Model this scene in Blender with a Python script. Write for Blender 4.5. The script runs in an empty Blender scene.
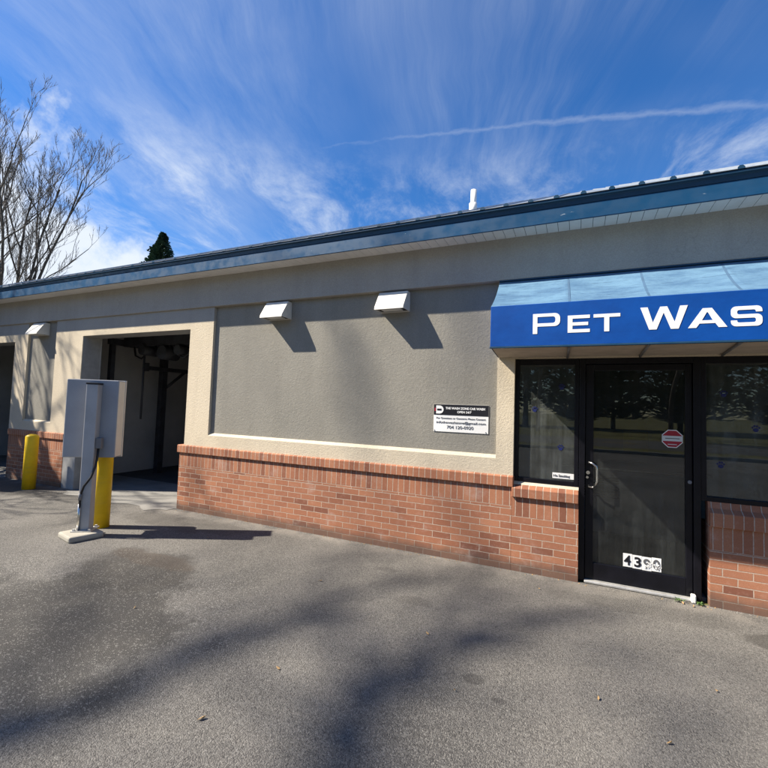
import bpy, math, random
from mathutils import Vector, Matrix
S = bpy.context.scene
COL = S.collection
R = math.radians
rnd = random.Random(7)

# ------------------------------------------------------------------ camera
YAW, PITCH, ROLL, FPX = R(24.5), R(2.98), R(1.89), 426.0
CAM = Vector((0, -4.512, 1.6))
def cam_axes():
    cy, sy = math.cos(YAW), math.sin(YAW)
    f = Vector((-sy*math.cos(PITCH), cy*math.cos(PITCH), math.sin(PITCH)))
    r = Vector((cy, sy, 0)); u = r.cross(f)
    c, s = math.cos(ROLL), math.sin(ROLL)
    return c*r+s*u, -s*r+c*u, f
cr, cu, cf = cam_axes()
cd = bpy.data.cameras.new('camera'); cam = bpy.data.objects.new('camera', cd); COL.objects.link(cam)
cd.sensor_fit = 'HORIZONTAL'; cd.sensor_width = 36; cd.lens = FPX/768*36
cd.clip_start = .05; cd.clip_end = 3000
cam.matrix_world = Matrix(((cr.x, cu.x, -cf.x, CAM.x), (cr.y, cu.y, -cf.y, CAM.y), (cr.z, cu.z, -cf.z, CAM.z), (0, 0, 0, 1)))
S.camera = cam
def pix_dir(px, py):
    d = cf + (px-384)/FPX*cr - (py-384)/FPX*cu
    return d.normalized()

# ------------------------------------------------------------------ world + sun
SUN_TO = Vector((1.95, 1.0, -2.08)).normalized()      # the way sunlight travels
sund = -SUN_TO
ELEV = math.asin(sund.z); ROT = math.atan2(sund.x, sund.y)
S.view_settings.view_transform = 'Standard'; S.view_settings.look = 'None'
S.view_settings.gamma = 1; S.view_settings.use_curve_mapping = False
S.view_settings.exposure = 1.3
S.cycles.use_denoising = True
S.cycles.max_bounces = 8; S.cycles.diffuse_bounces = 4; S.cycles.transparent_max_bounces = 12
S.cycles.caustics_reflective = False; S.cycles.caustics_refractive = False
W = bpy.data.worlds.new('World'); S.world = W; W.use_nodes = True
wn, wl = W.node_tree.nodes, W.node_tree.links
wn.clear()
def WN(t, **k):
    n = wn.new(t)
    for a, b in k.items(): setattr(n, a, b)
    return n
def wmath(op, a, b=None, c=None, clamp=False):
    n = WN('ShaderNodeMath', operation=op, use_clamp=clamp)
    for i, v in enumerate((a, b, c)):
        if v is None: continue
        if isinstance(v, (int, float)): n.inputs[i].default_value = v
        else: wl.new(v, n.inputs[i])
    return n.outputs[0]
wo = WN('ShaderNodeOutputWorld'); bg = WN('ShaderNodeBackground'); bg.inputs[1].default_value = .072
sky = WN('ShaderNodeTexSky', sky_type='NISHITA', sun_disc=False, sun_elevation=ELEV, sun_rotation=ROT)
sky.air_density = 1.0; sky.dust_density = .25; sky.ozone_density = 3.2; sky.altitude = 200
hsv = WN('ShaderNodeHueSaturation'); hsv.inputs['Saturation'].default_value = 1.32; hsv.inputs['Hue'].default_value = .508; hsv.inputs['Value'].default_value = 1.0
wl.new(sky.outputs[0], hsv.inputs['Color'])
tc = WN('ShaderNodeTexCoord'); sep = WN('ShaderNodeSeparateXYZ'); wl.new(tc.outputs['Generated'], sep.inputs[0])
zc = wmath('ADD', wmath('MAXIMUM', sep.outputs[2], 0.0), .06)
px_ = wmath('DIVIDE', sep.outputs[0], zc); py_ = wmath('DIVIDE', sep.outputs[1], zc)   # cloud-deck plane coordinates
A = R(19)                                                     # heading of the cirrus streaks, left of +Y
al = wmath('ADD', wmath('MULTIPLY', px_, -math.sin(A)), wmath('MULTIPLY', py_, math.cos(A)))
ac = wmath('ADD', wmath('MULTIPLY', px_, math.cos(A)), wmath('MULTIPLY', py_, math.sin(A)))
def wnoise(u, v, w, scale, detail, rough, dist=0.0):
    c = WN('ShaderNodeCombineXYZ'); 
    for i, q in enumerate((u, v, w)):
        if isinstance(q, (int, float)): c.inputs[i].default_value = q
        else: wl.new(q, c.inputs[i])
    n = WN('ShaderNodeTexNoise'); n.inputs['Scale'].default_value = scale; n.inputs['Detail'].default_value = detail
    n.inputs['Roughness'].default_value = rough; n.inputs['Distortion'].default_value = dist
    wl.new(c.outputs[0], n.inputs['Vector']); return n.outputs[0]
def wramp(v, a, b, hi=1.0):
    n = WN('ShaderNodeMapRange', interpolation_type='SMOOTHSTEP')
    n.inputs[1].default_value = a; n.inputs[2].default_value = b; n.inputs[3].default_value = 0; n.inputs[4].default_value = hi
    wl.new(v, n.inputs[0]); return n.outputs[0]
warp = wnoise(px_, py_, 3.1, 1.2, 3, .5)
ac2 = wmath('ADD', ac, wmath('MULTIPLY', warp, .28))
streak = wramp(wnoise(wmath('MULTIPLY', al, .35), wmath('MULTIPLY', ac2, 3.6), 1.0, 1.0, 9, .68), .42, .80)
patch = wramp(wnoise(px_, py_, 8.0, .75, 3, .5), .36, .66)
cir = wmath('MULTIPLY', streak, patch)
fluff = wramp(wnoise(wmath('MULTIPLY', al, 1.1), wmath('MULTIPLY', ac2, 2.0), 5.0, 1.6, 8, .68, .3), .42, .78)
band = wmath('MULTIPLY', wramp(sep.outputs[2], .20, .34), wramp(sep.outputs[2], .56, .40))
low = wmath('MULTIPLY', wmath('MULTIPLY', fluff, band), .62)
veil = wmath('MULTIPLY', wramp(wnoise(px_, py_, 2.0, .5, 4, .55), .42, .75), .22)
# contrail: a thin fuzzy straight line on the cloud deck
def deck(px, py):
    d = pix_dir(px, py); return Vector((d.x/(d.z+.06), d.y/(d.z+.06)))
p0, p1 = deck(280, 152), deck(768, 104)
dv = (p1-p0).normalized(); nv = Vector((-dv.y, dv.x))
dist = wmath('ADD', wmath('MULTIPLY', wmath('SUBTRACT', px_, p0.x), nv.x), wmath('MULTIPLY', wmath('SUBTRACT', py_, p0.y), nv.y))
run = wmath('ADD', wmath('MULTIPLY', wmath('SUBTRACT', px_, p0.x), dv.x), wmath('MULTIPLY', wmath('SUBTRACT', py_, p0.y), dv.y))
wob = wmath('MULTIPLY', wmath('SUBTRACT', wnoise(px_, py_, 0.0, 9.0, 5, .7), .5), .06)
wid = wmath('ADD', .013, wmath('MULTIPLY', wmath('MAXIMUM', run, 0.0), .011))
con = wmath('DIVIDE', wmath('ABSOLUTE', wmath('ADD', dist, wob)), wid)
con = wmath('SUBTRACT', 1.0, con, clamp=True)
L1 = (p1-p0).length
con = wmath('MULTIPLY', con, wmath('MULTIPLY', wramp(run, -.3, L1*.5, .19), wramp(wnoise(px_, py_, 6.0, 3.5, 4, .6), .2, .5)))
# one bright cumulus low on the left, behind the bare tree
cd_ = pix_dir(28, 262)
dot = WN('ShaderNodeVectorMath', operation='DOT_PRODUCT'); wl.new(tc.outputs['Generated'], dot.inputs[0]); dot.inputs[1].default_value = cd_
cn = WN('ShaderNodeTexNoise'); cn.inputs['Scale'].default_value = 7; cn.inputs['Detail'].default_value = 7; cn.inputs['Roughness'].default_value = .6
wl.new(tc.outputs['Generated'], cn.inputs['Vector'])
cum = wramp(wmath('ADD', dot.outputs['Value'], wmath('MULTIPLY', wmath('SUBTRACT', cn.outputs[0], .5), .10)), .972, .998, .95)
vd = WN('ShaderNodeVectorMath', operation='DOT_PRODUCT'); wl.new(tc.outputs['Generated'], vd.inputs[0]); vd.inputs[1].default_value = pix_dir(120, 70)
left = wmath('MULTIPLY', wmath('MULTIPLY', wramp(vd.outputs['Value'], .90, .995), wramp(wnoise(wmath('MULTIPLY', al, .5), wmath('MULTIPLY', ac2, 1.6), 4.0, 1.3, 8, .66), .34, .78)), .27)
veil = wmath('ADD', veil, left)
tot = wmath('MAXIMUM', wmath('MAXIMUM', wmath('ADD', wmath('MULTIPLY', cir, .30), wmath('ADD', low, veil)), con), cum)
tot = wmath('MINIMUM', tot, .96)
mixc = WN('ShaderNodeMix', data_type='RGBA'); wl.new(tot, mixc.inputs[0]); wl.new(hsv.outputs[0], mixc.inputs[6]); mixc.inputs[7].default_value = (5.0, 5.4, 5.9, 1)
wl.new(mixc.outputs[2], bg.inputs[0]); wl.new(bg.outputs[0], wo.inputs[0])
ld = bpy.data.lights.new('sun', 'SUN'); ld.energy = 4.9; ld.angle = R(.6); ld.color = (1, .915, .785)
sun = bpy.data.objects.new('sun', ld); COL.objects.link(sun)
sun.location = (-20, -10, 25); sun.rotation_euler = SUN_TO.to_track_quat('-Z', 'Y').to_euler()

# ------------------------------------------------------------------ materials
class Mat:
    def __init__(s, name, rough=.6, spec=.4, metal=0.0):
        s.m = bpy.data.materials.new(name); s.m.use_nodes = True
        s.n, s.l = s.m.node_tree.nodes, s.m.node_tree.links
        s.p = s.n['Principled BSDF']; s.p.inputs['Roughness'].default_value = rough
        s.p.inputs['Specular IOR Level'].default_value = spec; s.p.inputs['Metallic'].default_value = metal
        s.tc = s.n.new('ShaderNodeTexCoord'); s.uv = s.tc.outputs['UV']; s.ob = s.tc.outputs['Object']
    def node(s, t, ins=None, **k):
        q = s.n.new(t)
        for a, b in k.items(): setattr(q, a, b)
        for a, b in (ins or {}).items(): s.set(q.inputs[a], b)
        return q
    def set(s, i, v):
        if hasattr(v, 'links') or isinstance(v, bpy.types.NodeSocket): s.l.new(v, i)
        else: i.default_value = v
    def noise(s, vec, scale, detail=4, rough=.55, dist=0):
        return s.node('ShaderNodeTexNoise', {'Vector': vec, 'Scale': scale, 'Detail': detail, 'Roughness': rough, 'Distortion': dist}).outputs[0]
    def ramp(s, v, a, b, lo=0.0, hi=1.0):
        return s.node('ShaderNodeMapRange', {0: v, 1: a, 2: b, 3: lo, 4: hi}, interpolation_type='SMOOTHSTEP').outputs[0]
    def mix(s, f, a, b, mode='MIX'):
        q = s.node('ShaderNodeMix', data_type='RGBA', blend_type=mode)
        s.set(q.inputs[0], f)
        for i, c in ((6, a), (7, b)): s.set(q.inputs[i], c if isinstance(c, bpy.types.NodeSocket) else (*c[:3], 1))
        return q.outputs[2]
    def math(s, op, a, b=0.0):
        return s.node('ShaderNodeMath', {0: a, 1: b}, operation=op).outputs[0]
    def scale(s, vec, sc, loc=(0, 0, 0), rot=(0, 0, 0)):
        return s.node('ShaderNodeMapping', {'Vector': vec, 'Scale': sc, 'Location': loc, 'Rotation': rot}).outputs[0]
    def col(s, c): s.set(s.p.inputs['Base Color'], c if isinstance(c, bpy.types.NodeSocket) else (*c[:3], 1)); return s
    def bump(s, h, strength=.3, dist=.01, prev=None):
        q = s.node('ShaderNodeBump', {'Height': h, 'Strength': strength, 'Distance': dist})
        if prev is not None: s.l.new(prev, q.inputs['Normal'])
        s.l.new(q.outputs[0], s.p.inputs['Normal']); return q.outputs[0]
    def rough(s, v): s.set(s.p.inputs['Roughness'], v); return s

def plain(name, c, rough=.5, spec=.4, metal=0.0, var=.12, scale=6, bump=0.0, bscale=80):
    M = Mat(name, rough, spec, metal)
    f = M.ramp(M.noise(M.ob, scale, 5, .6), .3, .72)
    M.col(M.mix(f, [x*(1-var) for x in c], [min(1, x*(1+var)) for x in c]))
    if bump: M.bump(M.noise(M.ob, bscale, 4, .6), bump, .004)
    return M.m

def stucco(name, c, coarse=1.0):
    M = Mat(name, .9, .2)
    big = M.ramp(M.noise(M.ob, 1.1, 5, .6), .3, .7)
    drip = M.ramp(M.noise(M.scale(M.ob, (5, 5, .55)), 1.0, 5, .6), .42, .75)
    k = M.mix(big, [x*.93 for x in c], [x*1.05 for x in c])
    k = M.mix(M.math('MULTIPLY', drip, .24), k, [x*.62 for x in c])
    sw = M.noise(M.ob, 38*coarse, 6, .7, .2)
    g = M.noise(M.ob, 80*coarse, 6, .7, .3)
    k = M.mix(M.ramp(g, .35, .7, .32, 0), k, [x*.5 for x in c])
    k = M.mix(M.ramp(sw, .5, .75, 0, .25), k, [min(1, x*1.35) for x in c])
    vw = M.node('ShaderNodeVectorMath', {0: M.ob, 1: (0, 0, 0)}, operation='ADD')
    nz = M.node('ShaderNodeTexNoise', {'Vector': M.ob, 'Scale': 2.2, 'Detail': 5.0}); M.l.new(nz.outputs['Color'], vw.inputs[1])
    cr_ = M.node('ShaderNodeTexVoronoi', {'Vector': vw.outputs[0], 'Scale': .55}, feature='DISTANCE_TO_EDGE').outputs[0]
    k = M.mix(M.math('MULTIPLY', M.ramp(cr_, .004, .0005), M.ramp(M.noise(M.ob, .8, 3),   .52, .6, 0, .18)), k, [x*.4 for x in c])
    M.col(k)
    h = M.math('ADD', M.math('MULTIPLY', g, .6), M.math('MULTIPLY', sw, .7))
    M.bump(h, .75, .009)
    return M.m

def brick(name, bw, bh, swap=False, off=.5, shift=(0, 0)):
    """running-bond brickwork in metres; bw x bh are the module with its joint"""
    M = Mat(name, .88, .25)
    v = M.scale(M.uv, (1, 1, 1), (shift[0], shift[1], 0))
    wv = M.node('ShaderNodeVectorMath', {0: v, 1: (0, 0, 0)}, operation='ADD')
    nz = M.node('ShaderNodeTexNoise', {'Vector': v, 'Scale': 14.0, 'Detail': 3.0})
    off_v = M.node('ShaderNodeVectorMath', {0: nz.outputs['Color'], 1: (.5, .5, .5)}, operation='SUBTRACT').outputs[0]
    off_s = M.node('ShaderNodeVectorMath', {0: off_v}, operation='SCALE'); off_s.inputs['Scale'].default_value = .006
    M.l.new(off_s.outputs[0], wv.inputs[1]); v = wv.outputs[0]
    mort = .0085
    b = M.node('ShaderNodeTexBrick', {'Vector': v, 'Color1': (0, 0, 0, 1), 'Color2': (1, 1, 1, 1), 'Mortar': (.5, .5, .5, 1), 'Scale': 1.0,
               'Mortar Size': mort*.5, 'Mortar Smooth': .25, 'Bias': 0.0, 'Brick Width': bw, 'Row Height': bh}, offset=off, offset_frequency=2, squash=1.0)
    t = b.outputs[0]; fac = b.outputs[1]
    # per-brick colour
    q = M.node('ShaderNodeValToRGB'); M.l.new(t, q.inputs[0]); e = q.color_ramp.elements
    e[0].color = (.20, .08, .048, 1); e[1].color = (.44, .198, .108, 1)
    for p_, c_ in ((.25, (.36, .148, .078)), (.5, (.42, .185, .098)), (.75, (.32, .131, .072))):
        k = e.new(p_); k.color = (*c_, 1)
    fine = M.noise(M.uv, 130, 5, .7); mid = M.noise(M.uv, 22, 4, .6)
    c = M.mix(M.ramp(fine, .3, .75, 0, .45), q.outputs[0], (.16, .065, .05))
    c = M.mix(M.ramp(mid, .5, .8, 0, .35), c, (.46, .27, .2))
    mc = M.mix(M.ramp(M.noise(M.uv, 60, 4, .7), .3, .7), (.38, .28, .21), (.54, .43, .34))
    c = M.mix(fac, c, mc)
    # rising damp and splash dirt near the ground
    sepn = M.node('ShaderNodeSeparateXYZ', {0: M.ob}); 
    d = M.ramp(M.math('SUBTRACT', sepn.outputs[2], M.math('MULTIPLY', M.noise(M.uv, 5, 5, .65), .16)), .09, -.05)
    c = M.mix(M.math('MULTIPLY', d, .75), c, (.10, .075, .06))
    # efflorescence bloom
    ef = M.ramp(M.noise(M.uv, 2.3, 6, .7), .54, .76, 0, .42)
    c = M.mix(ef, c, (.5, .42, .37))
    M.col(c)
    h = M.math('SUBTRACT', M.math('MULTIPLY', fine, .25), M.math('MULTIPLY', fac, 1.0))
    M.bump(h, 1.0, .011)
    return M.m

def asphalt():
    M = Mat('asphalt', .92, .25)
    v = M.ob
    agg = M.node('ShaderNodeTexVoronoi', {'Vector': v, 'Scale': 150.0, 'Randomness': 1.0}, feature='F1')
    sepc = M.node('ShaderNodeSeparateColor', {0: agg.outputs['Color']})
    stone = M.ramp(sepc.outputs[0], .35, 1.0)
    big = M.noise(v, .45, 6, .6); mid = M.noise(v, 2.4, 6, .65); fine = M.noise(v, 85, 5, .75); grit = M.noise(v, 260, 3, .7)
    c = M.mix(M.ramp(big, .34, .66), (.088, .084, .077), (.158, .148, .134))
    c = M.mix(M.ramp(mid, .45, .78, 0, .45), c, (.165, .154, .138))
    c = M.mix(M.math('MULTIPLY', stone, .42), c, (.27, .255, .23))
    c = M.mix(M.ramp(fine, .54, .30, 0, .72), c, (.045, .043, .041))
    c = M.mix(M.ramp(grit, .56, .74, 0, .5), c, (.36, .34, .31))
    ag2 = M.node('ShaderNodeTexVoronoi', {'Vector': v, 'Scale': 92.0, 'Randomness': 1.0}, feature='F1')
    sc2 = M.node('ShaderNodeSeparateColor', {0: ag2.outputs['Color']})
    COARSE = (M.math('MULTIPLY', M.ramp(sc2.outputs[0], .70, .92), M.ramp(ag2.outputs[0], .62, .35)), M.math('MULTIPLY', M.ramp(sc2.outputs[1], .60, .9), M.ramp(ag2.outputs[0], .6, .3)))
    c = M.mix(M.math('MULTIPLY', COARSE[1], .6), c, (.035, .033, .032))
    c = M.mix(M.math('MULTIPLY', COARSE[0], .36), c, (.29, .28, .255))
    # oil and water staining: coarse dark open-textured patch by the kiosk, smaller blotches elsewhere
    sp = M.node('ShaderNodeSeparateXYZ', {0: v})
    def blob(cx, cy, rx, ry, s=1.0):
        a = M.math('POWER', M.math('MULTIPLY', M.math('SUBTRACT', sp.outputs[0], cx), 1/rx), 2.0)
        b = M.math('POWER', M.math('MULTIPLY', M.math('SUBTRACT', sp.outputs[1], cy), 1/ry), 2.0)
        r = M.math('ADD', M.math('SQRT', M.math('ADD', a, b)), M.math('MULTIPLY', M.math('SUBTRACT', mid, .5), 1.7))
        return M.ramp(r, 1.05, .72, 0, s)
    for args, cc in (((-3.75, -1.75, .75, .5, .62), (.062, .056, .05)), ((-4.6, -.45, 1.1, .3, .45), (.07, .064, .057)), ((-3.3, -2.5, .9, .55, .45), (.075, .068, .06)),
                     ((-3.45, -2.7, 1.35, .75, .62), (.046, .044, .041)), ((-.55, -1.9, .07, .05, .5), (.04, .038, .036)), ((-.38, -2.02, .04, .03, .5), (.04, .038, .036)), ((-1.7, -.6, .14, .06, .35), (.05, .047, .044)), ((-3.65, -1.8, .7, .42, .5), (.05, .047, .042)), ((-3.8, -1.5, .6, .16, .3), (.085, .062, .045)), ((-9.0, -.35, 1.6, .5, .6), (.05, .047, .044)), ((.5, -.33, .9, .16, .3), (.08, .074, .066)),
                     ((-1.2, -1.1, .2, .1, .35), (.06, .055, .05)), ((1.35, -.5, .3, .16, .6), (.05, .046, .04)), ((-7.3, -.4, 1.0, .22, .45), (.07, .065, .06))):
        c = M.mix(blob(*args), c, cc)
    # the open-textured patch lets pale stones show
    pm = M.math('MULTIPLY', blob(-3.6, -2.5, 1.6, 1.1), M.math('MULTIPLY', COARSE[0], .32))
    c = M.mix(pm, c, (.40, .385, .35))
    # pale dust swept against the wall foot
    du = M.math('MULTIPLY', M.ramp(sp.outputs[1], -.30, -.02), M.ramp(M.noise(v, 3.5, 5, .6), .35, .65, 0, .55))
    c = M.mix(du, c, (.27, .245, .21))
    M.col(c)
    h = M.math('ADD', M.math('MULTIPLY', agg.outputs[0], -.9), M.math('ADD', M.math('MULTIPLY', fine, .7), M.math('MULTIPLY', grit, .5)))
    nb = M.bump(h, .8, .0065)
    M.bump(M.noise(v, 1.1, 4, .5), .35, .05, nb)
    return M.m

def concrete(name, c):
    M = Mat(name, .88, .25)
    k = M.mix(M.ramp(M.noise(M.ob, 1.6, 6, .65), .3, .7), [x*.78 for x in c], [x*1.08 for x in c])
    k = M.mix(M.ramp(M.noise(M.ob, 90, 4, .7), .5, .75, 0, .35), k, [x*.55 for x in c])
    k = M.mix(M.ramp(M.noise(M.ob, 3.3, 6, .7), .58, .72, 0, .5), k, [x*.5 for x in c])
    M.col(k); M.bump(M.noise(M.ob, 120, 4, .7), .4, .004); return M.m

def metal_paint(name, c, rough=.32, wear=None):
    M = Mat(name, rough, .3)
    k = M.mix(M.ramp(M.noise(M.scale(M.ob, (.9, 3, 3)), 1.6, 6, .65), .3, .72), [x*.9 for x in c], [x*1.08 for x in c])
    if wear:
        s = M.math('MULTIPLY', M.ramp(M.noise(M.scale(M.ob, (2.2, 1, 7)), 2.6, 5, .6), .66, .72), M.ramp(M.noise(M.ob, 31, 4, .7), .5, .56))
        k = M.mix(M.math('MULTIPLY', s, .8), k, wear)
        k = M.mix(M.ramp(M.noise(M.scale(M.ob, (.7, 1, 5)), 3, 5, .6), .5, .8, 0, .12), k, (.05, .12, .2))
    M.col(k)
    M.rough(M.ramp(M.noise(M.ob, 7, 4, .6), .3, .7, rough*.8, rough*1.4)); M.bump(M.noise(M.scale(M.ob, (.5, 1, 1)), 2, 2), .03, .02)
    return M.m

def glass(name, tint, dust):
    M = Mat(name); n, l = M.n, M.l
    n.remove(M.p)
    out = [q for q in n if q.type == 'OUTPUT_MATERIAL'][0]
    tr = M.node('ShaderNodeBsdfTransparent', {0: (*tint, 1)})
    gl = M.node('ShaderNodeBsdfGlossy', {'Color': (1, 1, 1, 1), 'Roughness': .006})
    nb = M.node('ShaderNodeBump', {'Height': M.noise(M.ob, 1.7, 2), 'Strength': .02, 'Distance': .015}); l.new(nb.outputs[0], gl.inputs['Normal'])
    fr = M.node('ShaderNodeFresnel', {'IOR': 1.52})
    m1 = M.node('ShaderNodeMixShader'); l.new(fr.outputs[0], m1.inputs[0]); l.new(tr.outputs[0], m1.inputs[1]); l.new(gl.outputs[0], m1.inputs[2])
    df = M.node('ShaderNodeBsdfDiffuse', {0: (.55, .6, .58, 1)})
    st = M.noise(M.scale(M.ob, (17, 1, 1.1)), 1.0, 6, .7); sm = M.noise(M.ob, 4.5, 6, .7)
    f = M.math('MULTIPLY', M.ramp(st, .35, .8, .4, 1.0), M.ramp(sm, .3, .7, dust*.45, dust))
    m2 = M.node('ShaderNodeMixShader'); l.new(f, m2.inputs[0]); l.new(m1.outputs[0], m2.inputs[1]); l.new(df.outputs[0], m2.inputs[2])
    l.new(m2.outputs[0], out.inputs[0])
    return M.m

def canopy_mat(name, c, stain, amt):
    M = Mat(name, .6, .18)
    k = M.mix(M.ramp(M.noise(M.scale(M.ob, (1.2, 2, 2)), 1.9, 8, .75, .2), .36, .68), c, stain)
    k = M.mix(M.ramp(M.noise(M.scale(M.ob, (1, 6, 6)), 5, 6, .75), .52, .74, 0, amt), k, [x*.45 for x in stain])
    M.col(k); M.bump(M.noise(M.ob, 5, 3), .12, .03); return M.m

M_ASPH = asphalt()
M_CREAM = stucco('cream_stucco', (.63, .545, .41))
M_GREY = stucco('grey_stucco', (.275, .26, .223))
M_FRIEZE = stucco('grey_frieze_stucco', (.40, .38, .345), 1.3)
M_BR = brick('brick_stretcher', .2032, .0677)
M_BR_R = brick('brick_stretcher_low', .2032, .0665)
M_SOLD = brick('brick_soldier', .0677, .1975, off=0, shift=(.01, -.635))
M_SOLD2 = brick('brick_soldier_low', .0677, .1975, off=0, shift=(.02, -.54))
M_SOLD3 = brick('brick_soldier_right', .0677, .2, off=0, shift=(.03, -.475))
M_ROWL = brick('brick_rowlock', .0677, 3.0, off=0, shift=(.03, 1))
M_CONC = concrete('pale_concrete', (.22, .213, .198))
M_SHADEF = concrete('shaded_bay_floor', (.07, .07, .07))  # shade inside the bay put into the floor colour
M_PAD = concrete('pad_concrete', (.36, .335, .28))
M_FASC = metal_paint('blue_fascia_paint', (.008, .056, .13), .42, (.4, .45, .5))
M_TRIM = metal_paint('dark_blue_trim', (.012, .048, .095), .4)
M_ROOF = metal_paint('pale_roof_metal', (.20, .225, .25), .35)
M_SOFF = plain('white_vinyl', (.76, .75, .73), .45, .4, var=.05)
M_HOOD = plain('white_hood_paint', (.60, .585, .54), .4, .4, var=.05, scale=14)
M_DARK = plain('dark_gap', (.012, .012, .013), .8)
M_ALU = plain('black_aluminium', (.006, .006, .009), .35, .22, var=.25)
M_STEEL = plain('brushed_steel', (.55, .54, .52), .25, .5, 1.0, var=.1, scale=40)
M_THR = plain('mill_aluminium', (.6, .59, .56), .5, .5, .6, var=.15, scale=20)
M_GLASS = glass('window_glass', (.56, .62, .60), .15)
M_DGLASS = glass('door_glass', (.52, .55, .55), .05)
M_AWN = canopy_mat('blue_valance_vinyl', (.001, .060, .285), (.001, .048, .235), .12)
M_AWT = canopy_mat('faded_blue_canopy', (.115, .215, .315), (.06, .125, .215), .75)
M_SEAM = plain('dark_seam_tape', (.06, .12, .2), .6)
M_TAN = plain('tan_lining', (.42, .36, .29), .8, .2, var=.1)
M_WHITE = plain('white_vinyl_lettering', (.82, .81, .78), .45, .4, var=.03)
M_YEL = metal_paint('yellow_bollard_paint', (.74, .49, .014), .45, (.12, .10, .06))
M_JAMB = plain('grey_jamb_paint', (.30, .30, .295), .7, .3, var=.12)
M_KGREY = plain('grey_powder_coat', (.30, .31, .33), .5, .4, var=.07, scale=3)
M_KPOST = plain('pale_grey_post_paint', (.37, .37, .37), .5, .4, var=.08, scale=5)
M_KEDGE = plain('bounce_lit_cabinet_side', (.72, .66, .56), .5, .4, var=.05)  # light bounced off the wall put into this side's colour
M_BLACK = plain('black_plastic', (.015, .015, .016), .5)
M_COND = plain('grey_conduit', (.16, .16, .165), .45)
M_INW = plain('white_bay_lining', (.38, .385, .39), .5, .4, var=.12, scale=1.5)
M_ROOM = plain('pale_room_wall', (.55, .56, .55), .8, var=.1)
M_EQ = plain('dark_machine_steel', (.03, .032, .038), .6, .25, 0.0, var=.3)
M_RED = plain('red_vinyl', (.34, .015, .03), .5)
M_NAVY = plain('navy_sticker', (.006, .012, .085), .5)
M_SIGNB = plain('black_sign_print', (.012, .012, .016), .4)
M_INK = plain('grey_ink', (.10, .10, .105), .6)
M_PVC = plain('white_pvc', (.74, .73, .70), .5, var=.06)
M_BARK = plain('grey_bark', (.085, .073, .063), .9, .2, var=.35, scale=9, bump=.6, bscale=30)
M_TWIG = plain('twig_bark', (.105, .095, .09), .9, .2, var=.3, scale=3)
M_NEED = plain('evergreen_needles', (.032, .062, .040), .8, .2, var=.5, scale=1.3)
M_GRASS = plain('winter_grass', (.13, .125, .05), .95, .1, var=.4, scale=.8)
M_ROAD = plain('road_asphalt', (.10, .098, .094), .92, .2, var=.2, scale=.5)
M_STONE = plain('grit_stone', (.20, .185, .165), .9, var=.3)
M_LEAF = plain('dry_leaf', (.30, .19, .085), .8, var=.3, scale=30)
M_WEED = plain('weed_green', (.07, .13, .03), .8, var=.3, scale=30)
M_YSIGN = plain('yellow_notice', (.42, .26, .03), .6, var=.1)
M_PAPER = plain('white_paper', (.6, .6, .58), .7, var=.05)

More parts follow.
